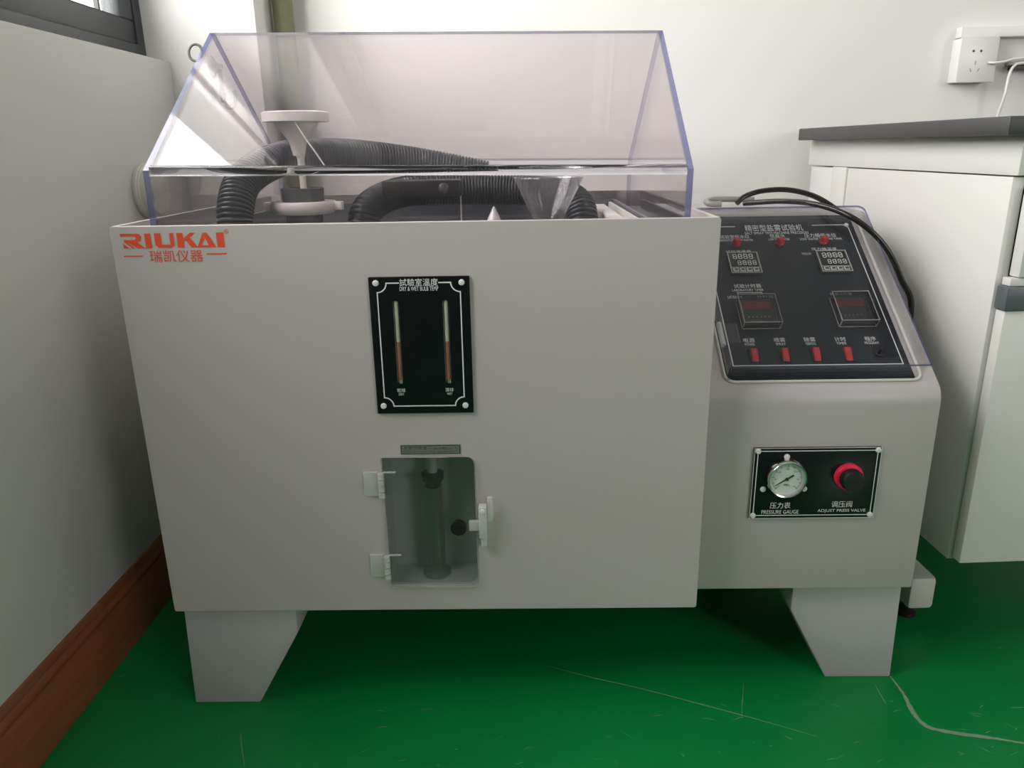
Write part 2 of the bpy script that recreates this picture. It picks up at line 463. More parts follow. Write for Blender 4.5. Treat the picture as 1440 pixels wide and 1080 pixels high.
# ------------------------------------------------------------------ salt spray machine: main body
W, D, ZB, ZT = 0.80, 0.66, 0.179, 0.762
mc = thing('salt_spray_machine', (0.57, 0.33, 0), 'grey salt spray test machine with control cabinet standing on the green floor', 'machine')

NX0, NX1, NZ0, NZ1 = 0.3365, 0.4685, 0.2225, 0.4315      # inspection opening
FO = Vector((0, 0, 0))
fp = plate_mesh('front_panel', rrect(0.0, W, ZB, ZT, 0.004, 3), [rrect(NX0, NX1, NZ0, NZ1, 0.014, 6, (1, 1, 0, 0))], FO, X, Z, 0.008, ['grey'], 0.0012)
front = link('front_panel', fp, mc)
for x0, x1 in ((0.0, 0.008), (W - 0.008, W)):
    build(MB().box(x0, x1, 0.0072, D, ZB, ZT), 'side_panel', 'grey', mc, bevel=0.0012)
build(MB().box(0.008, W - 0.008, D - 0.008, D, ZB, ZT), 'rear_panel', 'grey', mc, bevel=0.001)
build(MB().box(0.008, W - 0.008, 0.008, D - 0.008, ZB, ZB + 0.008), 'base_panel', 'grey', mc)
# water-seal trough and inner tank
tx0, tx1, ty0, ty1 = 0.066, W - 0.066, 0.066, D - 0.066
tr = MB()
for a in ((0.008, tx0, 0.008, D - 0.008), (tx1, W - 0.008, 0.008, D - 0.008), (tx0, tx1, 0.008, ty0), (tx0, tx1, ty1, D - 0.008)):
    tr.box(*a, 0.722, 0.730)
build(tr, 'seal_trough', 'tank', mc)
tk = MB()
tw = 0.006
for a in ((tx0, tx0 + tw, ty0, ty1), (tx1 - tw, tx1, ty0, ty1), (tx0 + tw, tx1 - tw, ty0, ty0 + tw), (tx0 + tw, tx1 - tw, ty1 - tw, ty1)):
    tk.box(*a, 0.45, 0.748)
tk.box(tx0, tx1, ty0, ty1, 0.444, 0.45)
build(tk, 'tank', 'inner', mc)
lg = MB()
lg.box(tx0 + tw, tx1 - tw, ty1 - 0.03, ty1 - tw, 0.70, 0.708)
lg.box(tx0 + tw, tx0 + 0.03, ty0 + tw, ty1 - 0.03, 0.70, 0.708)
lg.box(tx1 - 0.03, tx1 - tw, ty0 + tw, ty1 - 0.03, 0.70, 0.708)
lg.box(tx0 + tw, tx1 - tw, ty0 + tw, ty0 + 0.03, 0.70, 0.708)
build(lg, 'tank_ledge', 'tank', mc)

# inspection niche behind the opening
ni = MB()
nd = 0.062
ni.box(NX0 - 0.01, NX0, 0.008, nd, NZ0 - 0.008, NZ1 + 0.01); ni.box(NX1, NX1 + 0.01, 0.008, nd, NZ0 - 0.008, NZ1 + 0.01)
ni.box(NX0, NX1, 0.008, nd, NZ0 - 0.008, NZ0); ni.box(NX0, NX1, 0.008, nd, NZ1, NZ1 + 0.01)
ni.box(NX0 - 0.01, NX1 + 0.01, nd, nd + 0.008, NZ0 - 0.008, NZ1 + 0.01)
build(ni, 'niche_lining', 'tank', mc)

# front legs and rear legs
def leg(pts, y0, y1, parent, mat='leg'):
    return build(MB().prism([(x, y0, z) for x, z in pts], (0, y1 - y0, 0)), 'leg', mat, parent, bevel=0.0025)
LP = [(0.008, ZB), (0.183, ZB), (0.182, 0.131), (0.108, 0.0), (0.002, 0.0)]
RPt = [(0.969, ZB + 0.001), (0.969, 0.131), (1.038, 0.0), (1.146, 0.0), (1.142, ZB + 0.001)]
leg(LP, 0.012, 0.09, mc); leg(LP, 0.56, 0.64, mc)
leg(RPt, 0.064, 0.14, mc); leg(RPt, 0.44, 0.52, mc)

# unseen plate added to block light entering under the machine from behind
build(MB().box(0.02, 1.13, 0.645, 0.653, 0.0, ZB), 'rear_light_block', 'inner', mc)

# ------------------------------------------------------------------ logo
FN = Vector((0, -0.0002, 0))
def stroke(polys): return polys
lx0, lx1, lz0, lz1 = 0.0135, 0.150, 0.7335, 0.7525
lw = lx1 - lx0
# letters drawn as solid shapes on a unit grid, width x height
def L(poly, x, w): return [(lx0 + (x + px * w) * lw, lz0 + py * (lz1 - lz0)) for px, py in poly]
logo = []
rx, rw = 0.0, 0.215          # R
logo += [L(p, rx, rw) for p in (
    [(0.0, 1.0), (0.0, 0.82), (0.62, 0.82), (0.62, 1.0)], [(0.62, 1.0), (0.62, 0.82), (0.70, 0.72), (0.95, 0.80), (0.88, 0.95), (0.78, 1.0)],
    [(0.70, 0.72), (0.66, 0.58), (0.90, 0.50), (0.95, 0.80)], [(0.10, 0.58), (0.66, 0.58), (0.90, 0.50), (0.72, 0.40), (0.30, 0.40)],
    [(0.30, 0.42), (0.72, 0.42), (1.08, 0.0), (0.72, 0.0)], [(0.10, 0.50), (0.22, 0.50), (0.60, 0.0), (0.46, 0.0)], [(0.08, 0.34), (0.34, 0.0), (0.08, 0.0)])]
logo += [L(p, 0.235, 0.07) for p in ([(0.0, 0), (0.0, 1), (0.85, 1), (0.85, 0)],)]          # I
ux, uw = 0.33, 0.185          # U
logo += [L(p, ux, uw) for p in ([(0, 1), (0.34, 1), (0.34, 0.22), (0.16, 0.0), (0.0, 0.2)], [(0.34, 0.22), (0.80, 0.22), (0.80, 0.0), (0.16, 0.0)], [(0.80, 1), (1.0, 1), (1.0, 0.18), (0.80, 0.0)])]
kx, kw = 0.545, 0.185         # K
logo += [L(p, kx, kw) for p in ([(0, 0), (0, 1), (0.34, 1), (0.34, 0)], [(0.34, 0.40), (0.34, 0.62), (0.72, 1.0), (1.0, 1.0)], [(0.46, 0.52), (0.68, 0.66), (1.06, 0.0), (0.70, 0.0)])]
ax_, aw = 0.735, 0.165        # A
logo += [L(p, ax_, aw) for p in ([(0.0, 0.0), (0.40, 1.0), (0.62, 1.0), (0.20, 0.0)], [(0.40, 1.0), (0.62, 1.0), (1.12, 0.0), (0.72, 0.0)], [(0.20, 0.0), (0.24, 0.14), (0.72, 0.14), (0.72, 0.0)])]
logo += [L(p, 0.93, 0.07) for p in ([(0.0, 0), (0.0, 1), (1.0, 1), (1.0, 0)],)]             # I
build(flat_mb(logo, FN, X, Z), 'logo_lettering', 'red_ink', mc)
text('®', Vector((0.1545, -0.0002, 0.7535)), X, Z, 0.0062, 0.0062, 'red_ink', mc)
text('瑞凯仪器', Vector((0.0838, -0.0002, 0.7226)), X, Z, 0.071, 0.0158, 'red_ink', mc)
for x0, x1, z0 in ((0.014, 0.0395, 0.7223), (0.1243, 0.1515, 0.7240)):
    build(flat_mb([[(x0, z0), (x1, z0), (x1, z0 + 0.0017), (x0, z0 + 0.0017)]], FN, X, Z), 'logo_dash', 'red_ink', mc)

# ------------------------------------------------------------------ thermometer plate
PX0, PX1, PZ0, PZ1 = 0.3365, 0.471, 0.4993, 0.6912
tpm = plate_mesh('thermometer_plate', rrect(PX0, PX1, PZ0, PZ1, 0.001, 2),
                 [rrect(0.3668, 0.3752, 0.5425, 0.6595, 0.004, 6), rrect(0.4336, 0.4420, 0.5425, 0.6595, 0.004, 6)], Vector((0, -0.004, 0)), X, Z, 0.004, ['black_plate'], 0.0004)
tp = link('thermometer_plate', tpm, mc)
PF = Vector((0, -0.0041, 0))
bx0, bx1, bz0, bz1, rr_ = 0.3475, 0.4585, 0.5105, 0.6830, 0.0125
pts = []
for cx, cz, a0 in ((bx1, bz0, 180), (bx1, bz1, 270), (bx0, bz1, 0), (bx0, bz0, 90)):
    for i in range(7):
        a = math.radians(a0 - 90 * i / 6); pts.append((cx + rr_ * math.cos(a), cz + rr_ * math.sin(a)))
# order: bottom-right notch, top-right, top-left, bottom-left
tl = [q for q in pts]
segs = line_polys(tl[:14], 0.0016) + line_polys(tl[14:], 0.0016) + line_polys([tl[-1], tl[0]], 0.0016)
segs += line_polys([tl[13], (0.4305, bz1)], 0.0016) + line_polys([(0.3765, bz1), tl[14]], 0.0016)
build(flat_mb(segs, PF, X, Z), 'border_line', 'white_ink', tp)
text('試驗室溫度', PF + Vector((0.4035, 0, 0.6838)), X, Z, 0.051, 0.0098, 'white_ink', tp)
text('DRY & WET BULB TEMP', PF + Vector((0.4035, 0, 0.6752)), X, Z, 0.0515, 0.0058, 'white_ink', tp)
for x, a, b in ((0.3715, '乾球', 'DRY'), (0.4385, '濕球', 'WET')):
    text(a, PF + Vector((x, 0, 0.5335)), X, Z, 0.0115, 0.0055, 'white_ink', tp)
    text(b, PF + Vector((x, 0, 0.5277)), X, Z, 0.0075, 0.0034, 'white_ink', tp)
for x in (0.371, 0.4378):
    th = build(MB().cyl((x, 0.0005, 0.545), (x, 0.0005, 0.658), 0.0034, 14), 'thermometer', 'thermo', tp)
    build(MB().cyl((x, -0.0001, 0.547), (x, -0.0001, 0.602), 0.0030, 14), 'red_column', 'thermo_red', tp)
    build(MB().cyl((x + .001, -0.0012, 0.5432), (x + .001, -0.0012, 0.548), 0.0032, 14), 'thermometer_bulb', 'chrome', tp)
def screw(O, N, r, parent, mat='screw'):
    O = Vector(O)
    mb = MB().lathe(O, N, [(0, 0), (r, 0), (r, 0.0012), (r * 0.8, 0.0026), (r * 0.34, 0.0030), (r * 0.30, 0.0018), (0, 0.0018)], 18)
    return build(mb, 'screw', mat, parent)
for x, z in ((0.3462, 0.6832), (0.4605, 0.6828), (0.3455, 0.5108), (0.4598, 0.5105)):
    screw((x, -0.004, z), -Y, 0.0042, tp)

# collection label
lb = build(MB().box(0.3643, 0.4507, -0.0008, 0.0, 0.4358, 0.4507), 'label_plate', 'label', mc)
LF = Vector((0, -0.0009, 0))
build(flat_mb(line_polys([(0.3660, 0.4372), (0.4490, 0.4372), (0.4490, 0.4493), (0.3660, 0.4493)], 0.0010, True), LF, X, Z), 'border_line', 'dark_ink', lb)
text('盐雾沉降量:1~2ml/80cm²·h', LF + Vector((0.4075, 0, 0.4455)), X, Z, 0.077, 0.0044, 'dark_ink', lb)
text('FOG COLLECTED QUANTITY', LF + Vector((0.4075, 0, 0.4402)), X, Z, 0.077, 0.0034, 'dark_ink', lb)

# ------------------------------------------------------------------ inspection door
dm = plate_mesh('inspection_door', rrect(NX0 - 0.001, NX1 + 0.003, NZ0 - 0.002, NZ1 + 0.001, 0.012, 6, (1, 1, 0, 0)), [rrect(0.4370, 0.4494, 0.3143, 0.3267, 0.0061, 6)], Vector((0, -0.0042, 0)), X, Z, 0.003, ['door_clear', 'hinge'])
for p in dm.polygons:
    if abs(p.normal.y) < 0.5: p.material_index = 1
door = link('inspection_door', dm, mc)
build(MB().lathe((0.4432, -0.0040, 0.3205), -Y, [(0, -0.004), (0.0115, -0.004), (0.0118, 0.0), (0.0118, 0.0025), (0.0085, 0.0035), (0, 0.0020)], 24), 'finger_knob', 'rubber', door)
for zc in (0.3912, 0.2575):
    x0 = 0.3345
    h = MB()
    h.box(x0 - 0.026, x0 - 0.005, -0.0034, -0.0001, zc - 0.0185, zc + 0.0185)
    hb = build(h, 'hinge', 'hinge', door, bevel=0.0007)
    for k in range(4):
        z0 = zc - 0.0195 + k * 0.0098
        build(MB().cyl((x0, -0.0060, z0), (x0, -0.0060, z0 + 0.0078), 0.0048, 14), 'hinge_barrel', 'hinge', door)
    build(MB().box(x0 + 0.0035, x0 + 0.0215, -0.0072, -0.0044, zc - 0.0165, zc + 0.0185), 'hinge_leaf', 'door_clear', door, bevel=0.0007)
    build(MB().box(x0 + 0.0035, x0 + 0.0215, -0.0074, -0.0044, zc + 0.0185, zc + 0.0202), 'hinge_rib', 'hinge', door)
# turn latch
la = MB().box(0.4735, 0.4855, -0.0165, -0.0002, 0.3085, 0.3585)
lat = build(la, 'latch', 'cloudy', mc, bevel=0.0015)
build(MB().box(0.4590, 0.4740, -0.0130, -0.0052, 0.3195, 0.3340), 'latch_tongue', 'hinge', lat, bevel=0.0012)
build(MB().box(0.4868, 0.4945, -0.0150, -0.0090, 0.3360, 0.3735), 'latch_lever', 'hinge', lat, bevel=0.0012)
build(MB().box(0.4760, 0.4850, -0.0120, -0.0002, 0.2935, 0.3085), 'latch_foot', 'cloudy', lat, bevel=0.0010)
build(MB().lathe((0.4790, -0.0160, 0.3525), -Y, [(0, 0), (0.0040, 0), (0.0036, 0.002), (0, 0.0026)], 14), 'latch_pin', 'screw', lat)

# ------------------------------------------------------------------ control cabinet
CX0, CX1, CY = W, 1.148, 0.045
ang = math.radians(35.3)
SV = Vector((0, math.cos(ang), math.sin(ang))); SN = Vector((0, -math.sin(ang), math.cos(ang)))
SO = Vector((0, CY, 0.505))                # foot of the sloping face
cz = []
cz.append((CY, ZB + 0.002))
for i in range(7):                          # rounded bend
    a = i / 6
    p0, p1, p2 = Vector((CY, 0.487)), Vector((CY, 0.505)), Vector((CY + 0.018 * math.cos(ang), 0.505 + 0.018 * math.sin(ang)))
    q = p0 * (1 - a) ** 2 + p1 * 2 * a * (1 - a) + p2 * a * a
    cz.append((q.x, q.y))
tv = 0.398
top = SO + SV * tv
for i in range(6):
    a = i / 5
    p0 = Vector((SO + SV * (tv - 0.012)).yz); p1 = Vector(top.yz); p2 = Vector((top.y + 0.012, top.z))
    q = p0 * (1 - a) ** 2 + p1 * 2 * a * (1 - a) + p2 * a * a
    cz.append((q.x, q.y))
cz += [(0.60, top.z), (0.60, ZB + 0.002)]
cab = build(MB().prism([(CX0 + 0.0005, y, z) for y, z in cz], (CX1 - CX0 - 0.0005, 0, 0)), 'control_cabinet', 'grey', mc, bevel=0.004, smooth=35)

def S(x, v, n=0.0): return SO + X * x + SV * v + SN * n
# white rubber seal loop around the panel
gl = [(q[0], q[1]) for q in rrect(0.838, 1.124, 0.0215, 0.386, 0.014, 5)]
path = [S(x, v, 0.002) for x, v in gl]; path.append(path[0])
build(MB().tube(path, 0.0022, 8, caps=False), 'seal_strip', 'gasket', mc)
# black control panel, lower edge drawn out to paint the shade under the cover
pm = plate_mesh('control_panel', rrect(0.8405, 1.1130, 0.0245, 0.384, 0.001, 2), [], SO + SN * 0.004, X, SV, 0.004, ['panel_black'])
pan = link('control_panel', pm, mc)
SP = SO + SN * 0.0042
def ptext(s, x, v, w, h, mat='white_ink'): return text(s, SP + X * x + SV * v, X, SV, w, h, mat, pan)
# white border line with the name broken into its top edge
bl = [(0.9095, 0.3572), (0.858, 0.3572), (0.8535, 0.3500), (0.8520, 0.0500), (1.1000, 0.0500), (1.1045, 0.0530)]
build(flat_mb(line_polys([(0.9095, 0.3575), (0.862, 0.3575), (0.853, 0.349), (0.853, 0.0495), (1.1035, 0.0495), (1.1035, 0.350), (1.0960, 0.3580), (1.0435, 0.3580)], 0.0016), SP, X, SV), 'border_line', 'white_ink', pan)
screw(S(1.1015, 0.357, 0.004), SN, 0.0040, pan)
ptext('精密型盐雾试验机', 0.976, 0.3530, 0.099, 0.0165)
ptext('SALT SPRAY TEST MACHINE PRECISION', 0.978, 0.3400, 0.108, 0.0062)
ptext('试验室低水位', 0.905, 0.3318, 0.050, 0.0092); ptext('LABORATORY LOW WATER', 0.905, 0.3230, 0.060, 0.0050)
ptext('低盐水', 0.9780, 0.3322, 0.026, 0.0095); ptext('LOW SALT WATER', 0.979, 0.3235, 0.036, 0.0050)
ptext('压力桶低水位', 1.0505, 0.3322, 0.054, 0.0098); ptext('LOW WATER PRESSURE TANK', 1.0500, 0.3232, 0.071, 0.0050)
def lamp(x, v):
    mb = MB().lathe(S(x, v, 0.004), SN, [(0, 0), (0.0078, 0), (0.0078, 0.0035), (0.0068, 0.0045), (0.0066, 0.0085), (0.0045, 0.0115), (0, 0.0125)], 18)
    return build(mb, 'indicator_lamp', 'red', pan)
for x, v in ((0.9046, 0.3140), (0.9780, 0.3140), (1.0525, 0.3158)): lamp(x, v)

SEGS = [(0.12, 0.90, 0.88, 1.08), (0.80, 0.54, 1.06, 0.96), (0.80, 0.06, 1.06, 0.47), (0.12, -0.06, 0.88, 0.10), (-0.06, 0.06, 0.20, 0.47), (-0.06, 0.54, 0.20, 0.96), (0.12, 0.43, 0.88, 0.58)]
def digits(x0, v0, w, h, n, pitch, nn, mat):
    polys = []
    for k in range(n):
        for a0, b0, a1, b1 in SEGS:
            polys.append([(x0 + k * pitch + a0 * w, v0 + b0 * h), (x0 + k * pitch + a1 * w, v0 + b0 * h), (x0 + k * pitch + a1 * w, v0 + b1 * h), (x0 + k * pitch + a0 * w, v0 + b1 * h)])
    return build(flat_mb(polys, SO + SN * nn, X, SV), 'display_digits', mat, pan)
def controller(x0, x1, v0, v1):
    mb = MB().obox(SO, X, SV, SN, x0, x1, v0, v1, 0.004, 0.0095)
    build(mb, 'controller', 'dark_grey', pan, bevel=0.001)
    build(MB().obox(SO, X, SV, SN, x0 + .003, x1 - .003, v0 + .0135, v1 - .003, 0.0095, 0.0100), 'display', 'black_plate', pan)
    fl = SO + SN * 0.0096
    build(flat_mb(line_polys([(x0 + .0006, v0 + .0006), (x1 - .0006, v0 + .0006), (x1 - .0006, v1 - .0006), (x0 + .0006, v1 - .0006)], 0.0011, True) + line_polys([(x0, v0 + .0125), (x1, v0 + .0125)], 0.0009), fl, X, SV), 'bezel_line', 'grey_ink', pan)
    w = x1 - x0
    digits(x0 + .008, v0 + .032, .0062, .0105, 4, .0088, 0.0102, 'grey_ink')
    digits(x0 + .0135, v0 + .0175, .0055, .0095, 4, .0082, 0.0102, 'grey_ink')
    for k in range(4):
        a = x0 + .0035 + k * (w - .006) / 4
        build(MB().obox(SO, X, SV, SN, a, a + (w - .006) / 4 - .0022, v0 + .0028, v0 + .0105, 0.0095, 0.0108), 'key', 'grey_ink', pan, bevel=0.0003)
        build(flat_mb([[(a + .002, v0 + .0045), (a + .0075, v0 + .0045), (a + .0075, v0 + .009), (a + .002, v0 + .009)]], SO + SN * 0.0109, X, SV, 0.0001), 'key_mark', 'dark_ink', pan)
controller(0.8833, 0.9333, 0.2396, 0.2884)
controller(1.0310, 1.0803, 0.2398, 0.2895)
ptext('试验室温度', 0.905, 0.2950, 0.042, 0.0066)
ptext('压力桶温度', 1.0490, 0.2985, 0.042, 0.0066)
ptext('PRESSURE', 1.0170, 0.2872, 0.0150, 0.0050)
ptext('试验计时器', 0.9050, 0.2145, 0.044, 0.0090); ptext('LABORATORY TIMER', 0.9040, 0.2052, 0.050, 0.0050)
build(flat_mb(line_polys([(0.886, 0.1955), (0.886, 0.1995), (0.925, 0.1995), (0.925, 0.1955)], 0.0010), SP, X, SV), 'bracket_line', 'white_ink', pan)
ptext('试验时', 0.8800, 0.1900, 0.024, 0.0066); ptext('计时器', 0.9285, 0.1903, 0.026, 0.0066)
ptext('除雾计时器', 1.0500, 0.1935, 0.034, 0.0060)
def timer(x0, x1, v0, v1):
    build(MB().obox(SO, X, SV, SN, x0 + .003, x1 - .003, v0 + .003, v1 - .003, 0.004, 0.0085), 'timer', 'timer_grey', pan, bevel=0.001)
    build(MB().obox(SO, X, SV, SN, x0 + .008, x1 - .008, v1 - .024, v1 - .007, 0.0085, 0.0094), 'timer_display', 'red_dark', pan)
    build(flat_mb([[(x0 + .010, v1 - .0125), (x1 - .012, v1 - .0125), (x1 - .012, v1 - .0115), (x0 + .010, v1 - .0115)]], SO + SN * 0.0095, X, SV, 0.0001), 'timer_line', 'red', pan)
    for k in range(6):
        a = x0 + .0115 + k * .0062
        build(MB().obox(SO, X, SV, SN, a, a + .0030, v0 + .0190, v0 + .0212, 0.0085, 0.0095), 'key', 'grey_ink', pan)
    c = MB()
    c.obox(SO, X, SV, SN, x0, x1, v0, v1, 0.0185, 0.0200)
    for a in ((x0, x0 + .0015, v0, v1), (x1 - .0015, x1, v0, v1), (x0 + .0015, x1 - .0015, v0, v0 + .0015), (x0 + .0015, x1 - .0015, v1 - .0015, v1)):
        c.obox(SO, X, SV, SN, *a, 0.0042, 0.0185)
    build(c, 'timer_cover', 'acrylic_light', pan)
    e = MB()
    lp = [S(a, b, 0.0195) for a, b in ((x0, v0), (x1, v0), (x1, v1), (x0, v1), (x0, v0))]
    e.tube(lp, 0.0009, 6)
    e.tube([q - SN * 0.0150 for q in lp], 0.0008, 6)
    for a, b in ((x0, v0), (x1, v0)): e.tube([S(a, b, 0.0042), S(a, b, 0.0195)], 0.0008, 6)
    build(e, 'timer_cover_rim', 'hinge', pan)
timer(0.8800, 0.9380, 0.1225, 0.1820)
timer(1.0290, 1.0855, 0.1240, 0.1850)
for x, a, b in ((0.8855, '电源', 'POWER'), (0.9320, '喷雾', 'SPRAY'), (0.9775, '除雾', 'DEFOG'), (1.0235, '计时', 'TIMER'), (1.0690, '程序', 'PROGRAM')):
    ptext(a, x, 0.0990, 0.0170, 0.0088); ptext(b, x, 0.0908, 0.0030 * len(b), 0.0050)
for x in (0.8872, 0.9330, 0.9797, 1.0265):
    build(MB().obox(SO, X, SV, SN, x - .0072, x + .0072, .0545, .0805, 0.004, 0.0062), 'switch_bezel', 'panel_black', pan, bevel=0.0008)
    N2 = (SN * math.cos(0.30) - SV * math.sin(0.30)); V2 = (SV * math.cos(0.30) + SN * math.sin(0.30))
    build(MB().obox(S(x, .0675, .006), X, V2, N2, -.0052, .0052, -.0112, .0112, -0.003, 0.0042), 'rocker_switch', 'red', pan, bevel=0.0016)
build(MB().lathe(S(1.0725, .0690, .004), SN, [(0, 0), (.0058, 0), (.0058, .003), (.0030, .0035), (.0022, .012), (0, .0125)], 14), 'toggle_switch', 'rubber', pan)

# clear hinged cover over the panel
cv0, cv1, cx0_, cx1_ = 0.0285, 0.3790, 0.8405, 1.1290
oc = rrect(cx0_, cx1_, cv0, cv1, 0.012, 5, (0, 1, 0, 0))
cov = MB().prism([S(a, b, 0.0250) for a, b in oc], SN * 0.004, 0, 1)
cover = build(cov, 'panel_cover', ['acrylic_light', 'acrylic_edge'], mc, smooth=30)
for a in ((cx1_ - .004, cx1_, cv0 + .002, cv1 - .012), (cx0_, cx0_ + .004, cv0 + .002, cv1), (cx0_ + .004, cx1_ - .014, cv1 - .004, cv1), (cx0_ + .004, cx1_ - .004, cv0 + .002, cv0 + .005)):
    build(MB().obox(SO, X, SV, SN, *a, 0.0048, 0.0250), 'cover_wall', 'acrylic_light', cover)
for v in (0.092, 0.300):
    build(MB().tube([S(cx0_ - .003, v - .022, .027), S(cx0_ - .003, v + .022, .027)], 0.0042, 12), 'cover_hinge', 'hinge', cover)
    build(MB().obox(SO, X, SV, SN, cx0_ + .002, cx0_ + .022, v - .019, v + .019, 0.0291, 0.0310), 'hinge_leaf', 'acrylic_light', cover)

# ------------------------------------------------------------------ gauge plate
gp = build(MB().box(0.8815, 1.0688, CY - 0.004, CY, 0.3072, 0.4225), 'gauge_plate', 'black_plate', mc, bevel=0.0006)
GF = Vector((0, CY - 0.0041, 0))
build(flat_mb(line_polys([(0.8870, 0.3125), (1.0633, 0.3125), (1.0633, 0.4175), (0.8870, 0.4175)], 0.0013, True) + line_polys([(0.8820, 0.3077), (1.0683, 0.3077), (1.0683, 0.4220), (0.8820, 0.4220)], 0.0008, True), GF, X, Z), 'border_line', 'white_ink', gp)
for x, z in ((0.8870, 0.3125), (1.0633, 0.3125), (1.0633, 0.4175), (0.8870, 0.4175), (0.9300, 0.4085), (0.8988, 0.3562), (0.9603, 0.3562)):
    screw((x, CY - 0.004, z), -Y, 0.0043, gp)
text('压力表', GF + Vector((0.9270, 0, 0.3290)), X, Z, 0.031, 0.0102, 'white_ink', gp)
text('PRESSURE GAUGE', GF + Vector((0.9275, 0, 0.3182)), X, Z, 0.056, 0.0062, 'white_ink', gp)
text('调压阀', GF + Vector((1.0195, 0, 0.3300)), X, Z, 0.031, 0.0102, 'white_ink', gp)
text('ADJUST PRESS VALVE', GF + Vector((1.0200, 0, 0.3190)), X, Z, 0.072, 0.0062, 'white_ink', gp)
gc = Vector((0.9300, CY - 0.004, 0.3762))
build(MB().lathe(gc, -Y, [(0.027, 0), (0.0292, 0.0), (0.0297, 0.004), (0.0292, 0.0125), (0.0278, 0.0142), (0.0262, 0.0135), (0.0256, 0.0105), (0.0256, 0.0)], 48), 'gauge_rim', 'chrome', gp)
dl = build(MB().lathe(gc, -Y, [(0, 0.0), (0.0256, 0.0), (0.0256, 0.0085), (0, 0.0085)], 48), 'gauge_dial', 'dial', gp)
DF = gc + Vector((0, -0.0087, 0))
tk_ = []
for k in range(51):
    a = math.radians(225 - 270 * k / 50); r0 = 0.0195 if k % 5 == 0 else 0.0208
    tk_ += line_polys([(r0 * math.cos(a), r0 * math.sin(a)), (0.0226 * math.cos(a), 0.0226 * math.sin(a))], 0.0005 if k % 5 else 0.0008)
build(flat_mb(tk_, DF, X, Z), 'gauge_scale', 'dark_ink', gp)
for k, s in enumerate(('0', '0.1', '0.2', '0.3', '0.4', '0.5', '0.6')):
    a = math.radians(225 - 270 * k / 6)
    text(s, DF + Vector((0.0165 * math.cos(a), 0, 0.0165 * math.sin(a))), X, Z, 0.0018 if k == 0 else 0.0040, 0.0026, 'dark_ink', gp, 'gauge_figures')
text('MPa', DF + Vector((0.0005, 0, -0.0095)), X, Z, 0.0085, 0.0034, 'dark_ink', gp)
na = math.radians(212)
nd_ = Vector((math.cos(na), 0, math.sin(na))); nq = Vector((-math.sin(na), 0, math.cos(na)))
ne = MB().prism([DF + nd_ * -0.0115 + nq * 0.0014, DF + nd_ * -0.0115 - nq * 0.0014, DF + nd_ * 0.020 - nq * 0.0004, DF + nd_ * 0.020 + nq * 0.0004], (0, -0.0008, 0))
ne.cyl(DF, DF + Vector((0, -0.002, 0)), 0.0024, 14)
build(ne, 'gauge_needle', 'dark_ink', gp)
build(MB().lathe(gc, -Y, [(0, 0.0122), (0.0258, 0.0122), (0.0258, 0.0130), (0, 0.0130)], 40), 'gauge_glass', 'glass', gp)
kc = Vector((1.0235, CY - 0.004, 0.3760))
build(MB().lathe(kc, -Y, [(0.0120, 0), (0.0210, 0.0), (0.0212, 0.004), (0.0200, 0.0070), (0.0165, 0.0080), (0.0120, 0.0078)], 36), 'knob_ring', 'red_ring', gp)
kb = MB()
prf = [(0, 0), (0.0160, 0.0), (0.0160, 0.0135), (0.0145, 0.0165), (0, 0.0170)]
kb.lathe(kc + Vector((0, -0.006, 0)), -Y, prf, 36)
for k in range(18):
    a = 2 * math.pi * k / 18; p = kc + Vector((0.0158 * math.cos(a), -0.010, 0.0158 * math.sin(a)))
    kb.cyl(p, p + Vector((0, -0.008, 0)), 0.0011, 6)
build(kb, 'valve_knob', 'rubber', gp)

# ------------------------------------------------------------------ clear hood
HX0, HX1, HY0, HY1, HK, HR, HB = 0.037, 0.768, 0.038, 0.622, 0.8265, 1.0325, 0.7365
HM = (HY0 + HY1) / 2
hd = thing('clear_hood', ((HX0 + HX1) / 2, HM, HB), 'large clear tent-shaped acrylic hood standing on top of the grey machine', 'hood')
T, TG = 0.005, 0.008
def pane(pts, name):
    P = [Vector(p) for p in pts]
    n = (P[1] - P[0]).cross(P[2] - P[0]).normalized()
    return build(MB().prism([p - n * T for p in P], n * T, 0, 1), name, ['acrylic', 'acrylic_soft_edge'], hd, smooth=20)
gx0, gx1 = HX0 + TG, HX1 - TG
pane([(gx0, HY0, HB), (gx1, HY0, HB), (gx1, HY0, HK - 0.008), (gx0, HY0, HK - 0.008)], 'skirt_pane')
pane([(gx1, HY1, HB), (gx0, HY1, HB), (gx0, HY1, HK - 0.008), (gx1, HY1, HK - 0.008)], 'skirt_pane')
sl = Vector((0, HM - HY0, HR - HK)).normalized()
pane([(gx0, HY0 + 0.0075, HK + 0.0060), (gx1, HY0 + 0.0075, HK + 0.0060), (gx1, HM - 0.002, HR), (gx0, HM - 0.002, HR)], 'roof_pane')
pane([(gx1, HY1 - 0.0075, HK + 0.0060), (gx0, HY1 - 0.0075, HK + 0.0060), (gx0, HM + 0.002, HR), (gx1, HM + 0.002, HR)], 'roof_pane')
gab = [(HY0, HB), (HY0, HK), (HM, HR), (HY1, HK), (HY1, HB)]
build(MB().prism([(HX0, y, z) for y, z in gab], (TG, 0, 0), 0, 1), 'gable_pane', ['acrylic', 'acrylic_edge'], hd, smooth=20)
build(MB().prism([(HX1 - TG, y, z) for y, z in gab], (TG, 0, 0), 0, 1), 'gable_pane', ['acrylic', 'acrylic_edge'], hd, smooth=20)

